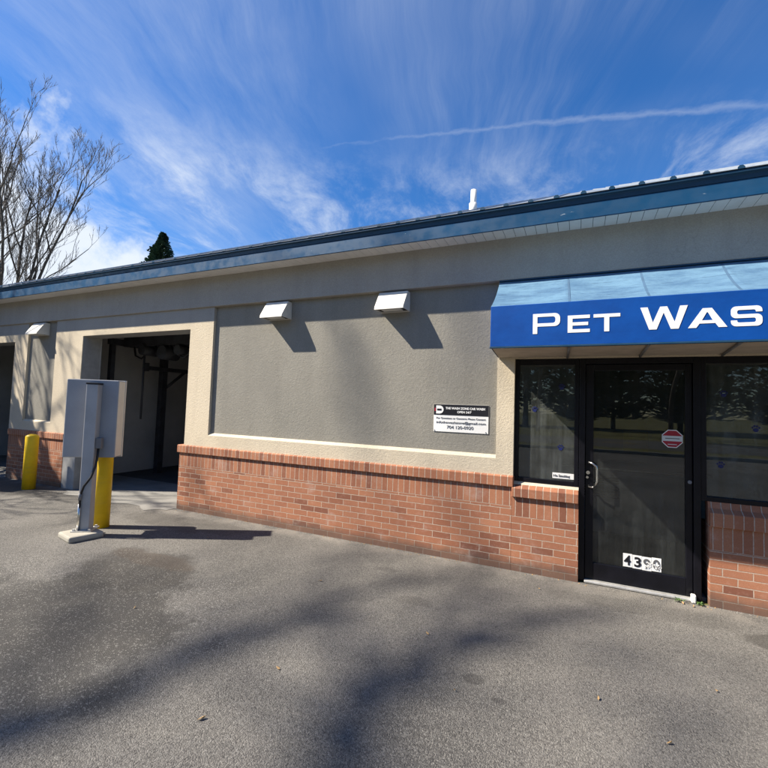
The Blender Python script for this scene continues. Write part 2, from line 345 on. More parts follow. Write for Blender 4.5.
# ------------------------------------------------------------------ mesh helpers
class MB:
    def __init__(s): s.v, s.f, s.mi, s.mats, s.sm = [], [], [], [], []
    def m(s, mat):
        if mat not in s.mats: s.mats.append(mat)
        return s.mats.index(mat)
    def face(s, pts, mat, smooth=False):
        b = len(s.v); s.v += [tuple(p) for p in pts]; s.f.append(tuple(range(b, b+len(pts)))); s.mi.append(s.m(mat)); s.sm.append(smooth)
    def box(s, x0, x1, y0, y1, z0, z1, mat, M=None):
        b = len(s.v)
        P = [Vector((x, y, z)) for z in (z0, z1) for y in (y0, y1) for x in (x0, x1)]
        if M is not None: P = [M @ p for p in P]
        s.v += [tuple(p) for p in P]
        for q in ((0, 2, 3, 1), (4, 5, 7, 6), (0, 1, 5, 4), (2, 6, 7, 3), (0, 4, 6, 2), (1, 3, 7, 5)):
            s.f.append(tuple(b+i for i in q)); s.mi.append(s.m(mat)); s.sm.append(False)
        return s
    def prism_x(s, prof, x0, x1, mat):
        """profile in (y, z), counter-clockwise seen from +x, extruded along x"""
        n = len(prof); b = len(s.v)
        s.v += [(x0, y, z) for y, z in prof] + [(x1, y, z) for y, z in prof]; k = s.m(mat)
        for i in range(n):
            j = (i+1) % n; s.f.append((b+i, b+j, b+n+j, b+n+i)); s.mi.append(k); s.sm.append(False)
        s.f.append(tuple(b+i for i in reversed(range(n)))); s.f.append(tuple(b+n+i for i in range(n))); s.mi += [k, k]; s.sm += [False]*2
        return s
    def tube(s, pts, rad, mat, n=8, caps=True):
        pts = [Vector(p) for p in pts]
        if not hasattr(rad, '__len__'): rad = [rad]*len(pts)
        k = s.m(mat); b0 = len(s.v); up = Vector((.31, .17, .93))
        for i, p in enumerate(pts):
            t = (pts[min(i+1, len(pts)-1)]-pts[max(i-1, 0)])
            t = t.normalized() if t.length > 1e-9 else Vector((0, 0, 1))
            a = t.cross(up if abs(t.dot(up)) < .95 else Vector((1, 0, 0))).normalized(); c = t.cross(a)
            for j in range(n):
                w = 2*math.pi*j/n; s.v.append(tuple(p+rad[i]*(math.cos(w)*a+math.sin(w)*c)))
        for i in range(len(pts)-1):
            for j in range(n):
                q = b0+i*n; s.f.append((q+j, q+(j+1) % n, q+n+(j+1) % n, q+n+j)); s.mi.append(k); s.sm.append(True)
        if caps:
            s.f.append(tuple(b0+j for j in reversed(range(n)))); s.f.append(tuple(b0+(len(pts)-1)*n+j for j in range(n))); s.mi += [k, k]; s.sm += [False]*2
        return s
    def lathe(s, c, prof, mat, n=32):
        k = s.m(mat); b0 = len(s.v); c = Vector(c)
        for r, z in prof:
            for j in range(n):
                w = 2*math.pi*j/n; s.v.append((c.x+r*math.cos(w), c.y+r*math.sin(w), c.z+z))
        for i in range(len(prof)-1):
            for j in range(n):
                q = b0+i*n; s.f.append((q+j, q+(j+1) % n, q+n+(j+1) % n, q+n+j)); s.mi.append(k); s.sm.append(True)
        s.f.append(tuple(b0+j for j in reversed(range(n)))); s.f.append(tuple(b0+(len(prof)-1)*n+j for j in range(n))); s.mi += [k, k]; s.sm += [False]*2
        return s
    def build(s, name, parent=None, bevel=0.0, loc=None):
        me = bpy.data.meshes.new(name); 
        if loc is not None: L = Vector(loc); vs = [tuple(Vector(v)-L) for v in s.v]
        else: vs = s.v
        me.from_pydata(vs, [], s.f)
        for m in s.mats: me.materials.append(m)
        me.polygons.foreach_set('material_index', s.mi); me.polygons.foreach_set('use_smooth', s.sm)
        uv = me.uv_layers.new(name='UVMap'); me.update()
        src = s.v
        for p in me.polygons:
            n = p.normal; a = (abs(n.x), abs(n.y), abs(n.z)); ax = a.index(max(a))
            for li in p.loop_indices:
                v = src[me.loops[li].vertex_index]
                uv.data[li].uv = ((v[1], v[2]), (v[0], v[2]), (v[0], v[1]))[ax]
        o = bpy.data.objects.new(name, me); COL.objects.link(o)
        if loc is not None: o.location = loc
        if parent is not None:
            o.parent = parent
            # parents are Empties or meshes placed without rotation: keep the child where it was built
            w = Vector((0, 0, 0)); q = parent
            while q is not None: w += q.location; q = q.parent
            o.location = o.location-w
        if bevel:
            b = o.modifiers.new('bevel', 'BEVEL'); b.width = bevel; b.segments = 2; b.limit_method = 'ANGLE'; b.angle_limit = R(50); b.harden_normals = False
        return o

def tag(o, label=None, cat=None, group=None, kind=None):
    if label: o['label'] = label
    if cat: o['category'] = cat
    if group: o['group'] = group
    if kind: o['kind'] = kind
    return o
def thing(name, loc, label, cat, group=None):
    o = bpy.data.objects.new(name, None); COL.objects.link(o); o.location = loc; o.empty_display_size = .2
    return tag(o, label, cat, group)

def fill2d(name, loops, y, depth, mat, parent=None):
    """flat lettering: closed outlines in (x, z), holes allowed, extruded towards -y"""
    cu_ = bpy.data.curves.new(name, 'CURVE'); cu_.dimensions = '2D'; cu_.fill_mode = 'BOTH'; cu_.extrude = depth/2
    for L in loops:
        sp = cu_.splines.new('POLY'); sp.points.add(len(L)-1); sp.use_cyclic_u = True
        for p, (x, z) in zip(sp.points, L): p.co = (x, z, 0, 1)
    t = bpy.data.objects.new('tmp', cu_); COL.objects.link(t)
    me = bpy.data.meshes.new_from_object(t.evaluated_get(bpy.context.evaluated_depsgraph_get()))
    bpy.data.objects.remove(t)
    return finish_flat(me, name, y, mat, parent)
def finish_flat(me, name, y, mat, parent):
    xs = [v.co.copy() for v in me.vertices]
    for v, c in zip(me.vertices, xs): v.co = (c.x, y-c.z, c.y)
    me.materials.clear(); me.materials.append(mat)
    o = bpy.data.objects.new(name, me); me.name = name; COL.objects.link(o)
    if parent is not None:
        o.parent = parent; w = Vector((0, 0, 0)); q = parent
        while q is not None: w += q.location; q = q.parent
        o.location = -w
    return o
def text(name, s, x, z, h, y, mat, parent=None, align='LEFT', width=None, bold=0.0, depth=.002):
    cu_ = bpy.data.curves.new(name, 'FONT'); cu_.body = s; cu_.size = h/.72; cu_.align_x = align; cu_.extrude = depth/2; cu_.offset = bold
    t = bpy.data.objects.new('tmp', cu_); COL.objects.link(t)
    me = bpy.data.meshes.new_from_object(t.evaluated_get(bpy.context.evaluated_depsgraph_get())); bpy.data.objects.remove(t)
    if width:
        a = [v.co.x for v in me.vertices]; k = width/(max(a)-min(a))
        for v in me.vertices: v.co.x *= k
    for v in me.vertices: v.co.x += x; v.co.y += z
    return finish_flat(me, name, y, mat, parent)

# ------------------------------------------------------------------ setting: ground
g = MB(); n = 1
g.face([(-400, -400, 0), (400, -400, 0), (400, 400, 0), (-400, 400, 0)], M_GRASS); tag(g.build('ground'), kind='structure')
g = MB(); g.face([(-45, -15, .004), (30, -15, .004), (30, 0.02, .004), (-45, .02, .004)], M_ASPH); tag(g.build('parking_lot'), kind='structure')
g = MB(); g.face([(-400, -26, .004), (400, -26, .004), (400, -18.5, .004), (-400, -18.5, .004)], M_ROAD); tag(g.build('road'), kind='structure')
g = MB(); g.box(-45, 30, -15.18, -15, 0, .13, M_CONC); tag(g.build('kerb', bevel=.02), kind='structure')
g = MB()
for k in range(-30, 30): g.face([(k*9, -22.3, .008), (k*9+3, -22.3, .008), (k*9+3, -22.18, .008), (k*9, -22.18, .008)], M_YEL)
tag(g.build('road_marking'), kind='structure')
# the concrete floors of the wash bays run out to the wall face with a ragged, patched front edge
g = MB(); r2 = random.Random(3)
pts = [(-7.83, 4.9)]
edge = [(-7.83+i*.13, -.20-.07*math.sin(i*.8)-.05*r2.random()) for i in range(20)]
edge = [(-7.83, 0.0)]+[(x, y*(1 if 1 < i < 18 else .5)) for i, (x, y) in enumerate(edge) if x < -5.34]+[(-5.34, -.02)]
poly = [(x, y, .009) for x, y in edge]+[(-5.24, 0.0, .009), (-5.24, .3, .009), (-4.4, .3, .009), (-4.4, 1.28, .009), (-8.8, 1.28, .009), (-8.8, .3, .009), (-7.83, .3, .009)]
g.face(poly, M_CONC); g.face([(-8.8, 1.28, .009), (-4.4, 1.28, .009), (-4.4, 8, .009), (-8.8, 8, .009)], M_SHADEF); tag(g.build('bay_floor'), kind='structure')  # darker floor from the sun's shadow edge inwards: painted shade
g = MB(); g.face([(-12.6, -.1, .009), (-9.95, -.1, .009), (-9.95, .3, .009), (-9.0, .3, .009), (-9.0, 8, .009), (-13.5, 8, .009), (-13.5, .3, .009), (-12.6, .3, .009)], M_CONC); tag(g.build('bay_floor'), kind='structure')

# ------------------------------------------------------------------ the building
BX0, BX1, BY1 = -20.0, 7.0, 10.0
T = .30
B = thing('car_wash_building', (-5, 0, 0), 'long low stucco car wash building with brick base and blue metal roof', 'building')
# grey recessed panels
def panel(x0, x1):
    b = MB(); b.box(x0-.02, x1+.02, .04, T, 1.10, 2.95, M_GREY); return b.build('wall_panel', B)
panel(-4.78, -.765); panel(-9.51, -8.61); panel(1.79, 5.8)
# cream frame around panels, bays and storefront: one continuous rendered skin
b = MB(); C_ = M_CREAM
def cream(x0, x1, z0, z1, y1=T): b.box(x0, x1, 0, y1, z0, z1, C_)
def sill(x0, x1): b.prism_x([(0, .94), (.06, .94), (.06, 1.137), (.04, 1.137), (0, 1.103)], x0, x1, C_)
cream(-20, -12.53, .94, 2.61); cream(-20, -9.51, 2.61, 2.748)                    # left of and over the far bay
cream(-9.95, -9.51, .94, 2.61)
sill(-9.51, -8.61)
cream(-8.61, -7.82, .94, 2.645); cream(-8.61, -4.78, 2.645, 2.748)
cream(-5.24, -4.78, .94, 2.645)
sill(-4.78, -.765)
cream(-.765, -.59, .94, 2.13); cream(-.765, 1.79, 2.13, 2.748)
cream(1.60, 1.79, .94, 2.13); sill(1.79, 5.8); cream(5.8, 7, .94, 2.748)
b.build('stucco_frame', B)
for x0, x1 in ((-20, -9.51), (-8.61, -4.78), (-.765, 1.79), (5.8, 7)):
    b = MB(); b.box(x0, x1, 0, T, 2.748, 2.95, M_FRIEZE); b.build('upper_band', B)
# rendered jamb returns below the brick line
b = MB(); b.box(-8.16, -7.82, .004, T, 0, .94, M_JAMB); b.build('jamb_base', B)
b = MB()
for x0, x1, zt in ((-7.82, -5.24, 2.645), (-12.53, -9.95, 2.61)):
    b = MB(); b.box(x0-.001, x0+.006, .012, T-.002, 0 if x0 > -9 else .94, zt, M_JAMB); b.box(x1-.006, x1+.001, .012, T-.002, .94, zt, M_JAMB); b.box(x0+.006, x1-.006, .012, T-.002, zt-.006, zt+.001, M_JAMB)
    b.build('jamb_lining', B)
# brick plinths
def plinth(x0, x1, capx0, capx1, ztop=.94):
    b = MB(); zc, zs = ztop-.112, ztop-.112-.195
    b.box(x0, x1, 0.0, T-.01, 0, zs, M_BR); b.box(x0, x1, 0.0, T-.01, zs, zc, M_SOLD)
    p = b.build('brick_plinth', B)
    c = MB(); c.prism_x([(-.024, zc), (T-.02, zc), (T-.02, ztop), (-.008, ztop), (-.024, ztop-.010)], capx0, capx1, M_ROWL)
    c.build('brick_cap', p, bevel=.006)
    return p
plinth(-5.32, -.60, -5.35, -.585)
plinth(-9.93, -8.17, -9.93, -8.15)
plinth(-20, -12.5, -16, -12.47)
plinth(1.62, 7, 1.6, 7)
def low_plinth(x0, x1, zs, zc, zt, sm, bm):
    b = MB(); b.box(x0, x1, 0.0, T-.01, 0, zs, bm); b.box(x0, x1, 0.0, T-.01, zs, zc, sm)
    p = b.build('brick_plinth', B)
    c = MB(); c.prism_x([(-.028, zc), (.14, zc), (.14, zt+.035), (.03, zt+.02), (-.028, zt-.01)], x0, x1, M_ROWL); c.build('brick_sill', p, bevel=.006)
    c = MB(); c.prism_x([(.031, zt+.02), (.14, zt+.035), (.14, .885), (.06, .885)], x0, x1, C_ if x0 < 0 else M_ROWL); c.build('mortar_wash', p)
low_plinth(-.598, .015, .54, .735, .835, M_SOLD2, M_BR)
low_plinth(1.03, 1.618, .475, .675, .80, M_SOLD3, M_BR_R)
# frieze, soffit, fascia, roof
b = MB(); b.box(BX0, BX1, -.032, T, 2.95, 3.405, M_FRIEZE); b.build('frieze', B, bevel=.008)
b = MB(); b.box(BX0, BX1, -.29, -.032, 3.401, 3.406, M_DARK)
x = BX0
while x < BX1-.05:
    b.box(x+.002, x+.0995, -.288, -.033, 3.391, 3.399, M_SOFF); x += .1016
b.build('soffit', B)
b = MB(); b.box(BX0-.02, BX1+.02, -.308, -.289, 3.376, 3.515, M_FASC); fa = b.build('fascia', B, bevel=.003)
b = MB(); b.prism_x([(-.312, 3.517), (-.26, 3.517), (-.26, 3.588), (-.338, 3.588), (-.338, 3.566), (-.318, 3.556)], BX0-.02, BX1+.02, M_TRIM); b.build('drip_edge', fa, bevel=.003)
SL = .4865; EY, EZ = -.345, 3.588; RY = 4.85; RZ = EZ+SL*(RY-EY)
b = MB(); pitch = .2286; prof = [(0, 0), (.17, 0), (.183, .015), (.206, .015), (.219, 0)]
xs = []
x = BX0-.05
while x < BX1+.05:
    xs += [(x+a, h) for a, h in prof]; x += pitch
th = .006
for (xa, ha), (xb, hb) in zip(xs, xs[1:]):
    b.face([(xa, EY, EZ+ha+th), (xb, EY, EZ+hb+th), (xb, RY, RZ+hb+th), (xa, RY, RZ+ha+th)], M_ROOF)
    b.face([(xa, RY, RZ+ha+th), (xb, RY, RZ+hb+th), (xb, BY1+.3, EZ+ha+th), (xa, BY1+.3, EZ+ha+th)], M_ROOF)
    if ha or hb: b.face([(xb, EY-.0008, EZ+.002), (xb, EY-.0008, EZ+hb+th+.01), (xa, EY-.0008, EZ+ha+th+.01), (xa, EY-.0008, EZ+.002)], M_TRIM)
    else: b.face([(xb, EY, EZ+.002), (xb, EY, EZ+hb+th), (xa, EY, EZ+ha+th), (xa, EY, EZ+.002)], M_ROOF)
b.face([(BX0, EY, EZ), (BX0, RY, RZ), (BX1, RY, RZ), (BX1, EY, EZ)], M_TRIM)
b.box(BX0-.04, BX1+.04, RY-.02, RY+.16, RZ-.09, RZ-.005, M_TRIM)
roof = b.build('roof', B)
# back, side and party walls, ceilings over the rooms
b = MB(); b.box(BX0, BX1, BY1-.2, BY1, 0, 3.4, M_GREY)
for x in (BX0, BX1-.2): b.prism_x([(T, 0), (BY1-.2, 0), (BY1-.2, 3.40), (RY, RZ-.05), (T, 3.40)], x, x+.2, M_GREY)
b.build('rear_wall', B)
b = MB()
for x in (-13.7, -9.0, -4.4): b.box(x, x+.2, T, 8.2, 0, 3.3, M_INW)
b.box(-19.5, 6.5, 8, 8.2, 0, 3.3, M_INW); b.box(-13.7, -4.2, T, 8, 3.3, 3.38, M_INW)
b.box(-9.0+.2, -7.82, T-.001, T+.03, .1, 3.3, M_INW)
b.build('bay_lining', B)
b = MB(); b.box(-4.19, 4.0, 4.0, 4.1, 0, 2.7, M_ROOM); b.box(-1.6, -1.5, T+.01, 4.0, 0, 2.7, M_ROOM); b.box(2.9, 3.0, T+.01, 4.0, 0, 2.7, M_ROOM)
b.box(-1.6, 3.0, T+.01, 4.0, 2.7, 2.75, M_ROOM); b.box(-1.5, 2.9, .12, 4.0, .001, .03, M_CONC); b.build('shop_room', B)
# storefront: two side windows and the door in one black aluminium frame
def window(x0, x1, z0, z1, fr):
    w = MB()
    w.box(x0, x0+fr, .05, .115, z0, z1, M_ALU); w.box(x1-fr, x1, .05, .115, z0, z1, M_ALU)
    w.box(x0+fr, x1-fr, .05, .115, z0, z0+fr, M_ALU); w.box(x0+fr, x1-fr, .05, .115, z1-.06, z1, M_ALU)
    o = w.build('storefront_window', B, bevel=.003)
    w = MB(); w.box(x0+fr-.006, x1-fr+.006, .080, .086, z0+fr-.006, z1-.054, M_GLASS); w.build('pane', o)
    return o
window(-.588, .012, .886, 2.128, .04)
window(.985, 1.60, .872, 2.128, .04)
D = MB()
D.box(.016, .068, .045, .13, .012, 2.128, M_ALU); D.box(.93, .983, .045, .13, .012, 2.128, M_ALU); D.box(.068, .93, .045, .13, 2.075, 2.128, M_ALU)
door = D.build('shop_door', B, bevel=.003); door['label'] = 'black aluminium framed glass door'
D = MB()
D.box(.072, .142, .07, .115, .035, 2.07, M_ALU); D.box(.875, .926, .07, .115, .035, 2.07, M_ALU)
D.box(.142, .875, .07, .115, .035, .185, M_ALU); D.box(.142, .875, .07, .115, 2.012, 2.07, M_ALU)
D.build('door_leaf', door, bevel=.004)
D = MB(); D.box(.138, .879, .090, .096, .181, 2.016, M_DGLASS); D.build('pane', door)
D = MB(); D.tube([(.105, .07, .91), (.105, .02, .90), (.135, .0, .905), (.165, .0, .93), (.17, .0, .96), (.17, .0, 1.07), (.165, .0, 1.10), (.135, .0, 1.125), (.105, .02, 1.13), (.105, .07, 1.12)], .0105, M_STEEL, 10)
D.build('handle', door)
D = MB(); D.tube([(.096, .07, 1.03), (.096, .055, 1.03)], .017, M_STEEL, 16); D.tube([(.09, .07, .985), (.09, .052, .985)], .012, M_STEEL, 12); D.build('lock', door)
D = MB(); D.tube([(.905, .07, 1.02), (.905, .06, 1.02)], .016, M_COND, 16); D.build('lock', door)
D = MB(); D.box(.068, .93, .02, .125, .006, .03, M_THR); D.build('threshold', door, bevel=.006)
D = MB(); D.box(.90, .935, -.005, .04, .006, .075, M_PVC); D.build('door_stop', door, bevel=.008)

# wall hoods
def hood(x0, x1, label, zt=2.925, zb=2.70):
    root = thing('wall_light', ((x0+x1)/2, .04, zb), label, 'wall light', 'white wedge hoods on the wall panels')
    h = MB(); y0 = .038
    h.prism_x([(y0, zb), (y0, zt), (-.045, zt), (-.165, zb+.035), (-.172, zb), (-.15, zb), (-.15, zb+.02), (-.03, zt-.03), (.02, zt-.03), (.02, zb)][::-1], x0, x1, M_HOOD)
    for xa in (x0, x1-.006): h.prism_x([(y0-.02, zb+.003), (y0-.02, zt-.025), (-.03, zt-.025), (-.152, zb+.018), (-.152, zb+.003)][::-1], xa+.001 if xa == x0 else xa-.001, xa+.006 if xa == x0 else xa+.005, M_HOOD)
    h.build('hood', root, bevel=.006)
    h = MB(); h.box(x0+.02, x1-.02, -.135, .015, zb+.012, zb+.03, M_DARK); h.box(x0+.06, x1-.06, -.11, -.02, zb+.006, zb+.013, M_PAPER); h.build('lamp_lens', root)
hood(-3.80, -3.445, 'white wedge hood on the big grey panel, nearer the wash bay opening')
hood(-2.135, -1.775, 'white wedge hood on the big grey panel, nearer the blue awning')
hood(-9.27, -8.90, 'white wedge hood on the narrow grey panel between the two wash bays')
# roof vent pipe
vp = thing('vent_pipe', (-1.15, .35, 3.9), 'white plastic vent pipe standing on the blue roof edge', 'vent pipe')
h = MB(); zb = EZ+SL*(.35-EY)
h.tube([(-1.14, .35, zb-.1), (-1.135, .35, zb+.25)], .034, M_PVC, 20); h.build('pipe', vp)
h = MB(); h.tube([(-1.14, .35, zb-.06), (-1.14, .35, zb+.09)], .045, M_PVC, 20); h.build('collar', vp)

# ------------------------------------------------------------------ awning
AX0, AX1, AF0, AF1, AY, AZB, AZT, AWZ = -.755, 1.775, -.69, 1.70, -.82, 2.138, 2.488, 2.94
aw = thing('awning', (.5, 0, 2.14), 'deep blue shop awning with white lettering over the glass door', 'awning')
NX, NY = 24, 8
b = MB(); top = []
for j in range(NY+1):
    t = j/NY; y = -.004+(AY+.004)*t
    row = []
    for i in range(NX+1):
        u = i/NX; x = (AX0+(AF0-AX0)*t)*(1-u)+(AX1+(AF1-AX1)*t)*u
        bay = (u*4) % 1.0
        sag = .016*math.sin(math.pi*t)*math.sin(math.pi*bay)+.03*math.sin(math.pi*t)
        row.append((x, y, AWZ+(AZT-AWZ)*t-sag))
    top.append(row)
for j in range(NY):
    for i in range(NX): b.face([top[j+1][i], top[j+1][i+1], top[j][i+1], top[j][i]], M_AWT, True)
for side in (0, NX):
    edge = [top[j][side] for j in range(NY+1)]
    low = [(p[0], p[1], AZB) for p in edge]
    for j in range(NY):
        q = [edge[j], edge[j+1], low[j+1], low[j]]
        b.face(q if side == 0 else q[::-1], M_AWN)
cn_ = b.build('canopy', aw)
b = MB(); b.box(AX0, AX1, -.031, -.002, 2.936, 2.949, M_TRIM); b.build('head_rail', aw)
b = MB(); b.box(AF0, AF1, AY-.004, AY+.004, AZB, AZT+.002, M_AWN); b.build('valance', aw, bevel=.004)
b = MB(); b.box(AF0-.004, AF1+.004, AY-.012, AY+.014, AZB-.014, AZB+.002, M_TRIM); b.build('hem', aw, bevel=.003)
b = MB(); b.face([(AX0+.005, -.005, AZB+.004), (AX1-.005, -.005, AZB+.004), (AF1-.005, AY+.005, AZB+.004), (AF0+.005, AY+.005, AZB+.004)], M_TAN); b.build('lining', aw)
for xw, xf in ((-.094, -.066), (.518, .487), (1.126, 1.04)):
    b = MB(); b.tube([(xw, -.006, AZB-.006), (xf, AY+.015, AZB-.006)], .011, M_COND, 8); b.build('strut', aw)
    b = MB(); n_ = [(xw+(xf-xw)*t/8-o, -.004+(AY+.004)*t/8, AWZ+(AZT-AWZ)*t/8-.046*math.sin(math.pi*t/8)+.017*abs(math.sin(math.pi*t/8))) for o in (.009, -.009) for t in range(9)]
    for t in range(8): b.face([n_[t], n_[t+1], n_[9+t+1], n_[9+t]], M_SEAM)
    b.build('seam', aw)
# lettering, small capitals of an extended square face
def rr(x0, x1, z0, z1, r, corners='abcd', n=5):
    """rectangle outline, rounding the named corners: a lower left, b lower right, c upper right, d upper left"""
    P = []
    for key, cx, cz, a0 in (('a', x0, z0, 180), ('b', x1, z0, 270), ('c', x1, z1, 0), ('d', x0, z1, 90)):
        if key in corners and r > 0:
            ox = cx+r if key in 'ad' else cx-r; oz = cz+r if key in 'ab' else cz-r
            P += [(ox+r*math.cos(R(a0+90*k/n)), oz+r*math.sin(R(a0+90*k/n))) for k in range(n+1)]
        else: P.append((cx, cz))
    return P
def letter(ch, x0, x1, z0, z1):
    w, h = .035, .026
    if ch == 'P':
        zm = z0+(z1-z0)*.36
        return [[(x0, z0), (x0+w, z0), (x0+w, zm)]+rr(x0+w, x1, zm, z1, .04, 'bc')[1:-1]+[(x0, z1)], rr(x0+w, x1-w, zm+h, z1-h, .02, 'bc')]
    if ch == 'E':
        zm = (z0+z1)/2; q = h*.5
        return [[(x0, z0), (x1, z0), (x1, z0+h), (x0+w, z0+h), (x0+w, zm-q), (x1-.012, zm-q), (x1-.012, zm+q), (x0+w, zm+q), (x0+w, z1-h), (x1, z1-h), (x1, z1), (x0, z1)]]
    if ch == 'T':
        c = (x0+x1)/2
        return [[(c-w/2, z0), (c+w/2, z0), (c+w/2, z1-h), (x1, z1-h), (x1, z1), (x0, z1), (x0, z1-h), (c-w/2, z1-h)]]
    if ch == 'W':
        c = (x0+x1)/2; g_ = (x1-x0)
        a, b_ = x0+g_*.27, x1-g_*.27; k = .024
        return [[(x0, z1), (a-k, z0), (a+k, z0), (c, z1-.045), (b_-k, z0), (b_+k, z0), (x1, z1), (x1-.047, z1), (b_, z0+.052), (c+.022, z1), (c-.022, z1), (a, z0+.052), (x0+.047, z1)]]
    if ch == 'A':
        c = (x0+x1)/2; k = .027; H = z1-z0
        def xl(z, o=0): return x0+(c-k-x0)*(z-z0)/H+o
        s1, s2 = .030, .052
        za, zb_, zt_ = z0+s1, z0+s1+h*.85, z1-.03
        L = lambda z: xl(z, .05); Rr = lambda z: 2*c-L(z)
        return [[(x0, z0), (x0+.05, z0), (L(za), za), (Rr(za), za), (x1-.05, z0), (x1, z0), (c+k, z1), (c-k, z1)], [(L(zb_), zb_), (Rr(zb_), zb_), (c+.003, zt_), (c-.003, zt_)]]
    if ch == 'S':
        zm = (z0+z1)/2; q = h*.5; r = .03; ri = .012
        o = [(x0, z0)]
        o = rr(x0, x1, z0, zm+q, r, 'abc', 4)[0:0]
        P = []
        arc = lambda cx, cz, rad, a0, a1, n=5: [(cx+rad*math.cos(R(a0+(a1-a0)*i/n)), cz+rad*math.sin(R(a0+(a1-a0)*i/n))) for i in range(n+1)]
        P += [(x0, z0+.042)]+arc(x0+r, z0+r, r, 180, 270)+arc(x1-r, z0+r, r, 270, 360)+arc(x1-r, zm+q-r, r, 0, 90)
        P += arc(x0+w+ri, zm+q+ri, ri, 270, 180)+arc(x0+w+ri, z1-h-ri, ri, 180, 90)+arc(x1-w-ri, z1-h-ri, ri, 90, 0)+[(x1-w, z1-.042), (x1, z1-.042)]
        P += arc(x1-r, z1-r, r, 0, 90)+arc(x0+r, z1-r, r, 90, 180)+arc(x0+r, zm-q+r, r, 180, 270)
        P += arc(x1-w-ri, zm-q-ri, ri, 90, 0)+arc(x1-w-ri, z0+h+ri, ri, 0, -90)+arc(x0+w+ri, z0+h+ri, ri, 270, 180)+[(x0+w, z0+.042)]
        return [P]
    if ch == 'H':
        zm = (z0+z1)/2; q = h*.5
        return [[(x0, z0), (x0+w, z0), (x0+w, zm-q), (x1-w, zm-q), (x1-w, z0), (x1, z0), (x1, z1), (x1-w, z1), (x1-w, zm+q), (x0+w, zm+q), (x0+w, z1), (x0, z1)]]
for ch, x0, x1, zt in (('P', -.343, -.135, 2.402), ('E', -.078, .082, 2.374), ('T', .108, .292, 2.374), ('W', .425, .722, 2.405), ('A', .722, .952, 2.376), ('S', .972, 1.145, 2.376), ('H', 1.185, 1.375, 2.376)):
    fill2d('letter', letter(ch, x0, x1, 2.236, zt), AY-.0058, .0016, M_WHITE, aw)

# ------------------------------------------------------------------ wall sign
SX0, SX1, SZ0, SZ1, SY = -1.452, -.852, 1.344, 1.642, .033
sg = thing('wall_sign', ((SX0+SX1)/2, .04, SZ0), 'small black and white business notice fixed to the grey panel', 'sign')
b = MB(); b.box(SX0, SX1, SY, .042, SZ0, SZ1, M_WHITE); b.build('board', sg)
b = MB(); b.box(SX0+.001, SX1-.001, SY-.002, SY-.0002, SZ1-.116, SZ1-.001, M_SIGNB); b.build('header_band', sg)
yy = SY-.0045
lg = [(SX0+.028+a, z) for a, z in ((0, SZ1-.102), (.04, SZ1-.102))]+[(SX0+.068+.044*math.cos(R(t)), SZ1-.058+.044*math.sin(R(t))) for t in range(-80, 81, 16)]+[(SX0+.068, SZ1-.014), (SX0+.028, SZ1-.014)]
fill2d('logo', [lg], yy, .002, M_WHITE, sg)
b = MB(); b.box(SX0+.038, SX0+.088, yy-.003, yy-.0012, SZ1-.068, SZ1-.048, M_SIGNB); b.build('logo_band', sg)
b = MB(); b.box(SX0+.010, SX0+.024, yy-.001, yy+.001, SZ1-.075, SZ1-.04, M_RED); b.build('logo_mark', sg)
text('lettering', 'THE WASH ZONE CAR WASH', SX0+.135, SZ1-.052, .024, yy, M_WHITE, sg, width=.43, bold=.0012)
text('lettering', 'OPEN 24/7', SX0+.265, SZ1-.09, .022, yy, M_WHITE, sg, width=.155, bold=.001)
text('lettering', 'For Questions or Concerns Please Contact:', SX0+.03, SZ1-.158, .019, SY-.002, M_INK, sg, width=.54)
text('lettering', 'infothewashzone@gmail.com', SX0+.03, SZ1-.207, .026, SY-.002, M_INK, sg, width=.54)
text('lettering', '704 120-0920', SX0+.15, SZ1-.262, .034, SY-.002, M_INK, sg, width=.29)
for x, z in ((SX0+.012, SZ0+.012), (SX1-.025, SZ0+.012)):
    b = MB(); b.tube([(x, SY, z), (x, SY-.004, z)], .006, M_COND, 10); b.build('screw', sg)

# ------------------------------------------------------------------ stickers on the glass
GY = .0785   # just in front of the side panes
def paw(x, z, r, label):
    p = thing('paw_sticker', (x, GY, z), label, 'sticker', 'paw print stickers on the windows')
    c = lambda cx, cz, a, b_: [(x+cx*r+a*r*math.cos(t*math.pi/8), z+cz*r+b_*r*math.sin(t*math.pi/8)) for t in range(16)]
    fill2d('paw_print', [c(0, -.25, .62, .5), c(-.72, .35, .2, .28), c(-.27, .75, .22, .3), c(.27, .75, .22, .3), c(.72, .35, .2, .28)], GY-.001, .001, M_NAVY, p)
for (x, z, l) in ((-.145, 1.846, 'navy paw sticker at the top of the narrow left window'), (-.398, 1.615, 'navy paw sticker at middle left of the narrow left window'), (-.15, 1.245, 'navy paw sticker low down in the narrow left window'),
                  (1.155, 1.80, 'navy paw sticker at the top of the window right of the door'), (1.372, 1.51, 'navy paw sticker at mid height of the window right of the door'), (1.13, 1.185, 'navy paw sticker lowest in the window right of the door')):
    paw(x, z, .032, l)
st = thing('door_sticker', (-.11, GY, .93), 'white strip sticker in the bottom corner of the left window', 'sticker')
b = MB(); b.box(-.222, -.018, GY-.0012, GY, .945, 1.0, M_WHITE); b.build('backing', st)
text('lettering', 'No Smoking', -.215, .962, .022, GY-.0025, M_INK, st, width=.15, bold=.001)
DY = .0885
oc = thing('stop_sticker', (.78, DY, 1.39), 'red octagonal sticker with a white band on the door glass', 'sticker')
def octa(r): return [(.78+r*math.cos(R(22.5+45*k)), 1.392+r*math.sin(R(22.5+45*k))) for k in range(8)]
fill2d('border', [octa(.086)], DY-.0005, .001, M_WHITE, oc); fill2d('red_field', [octa(.079)], DY-.002, .001, M_RED, oc)
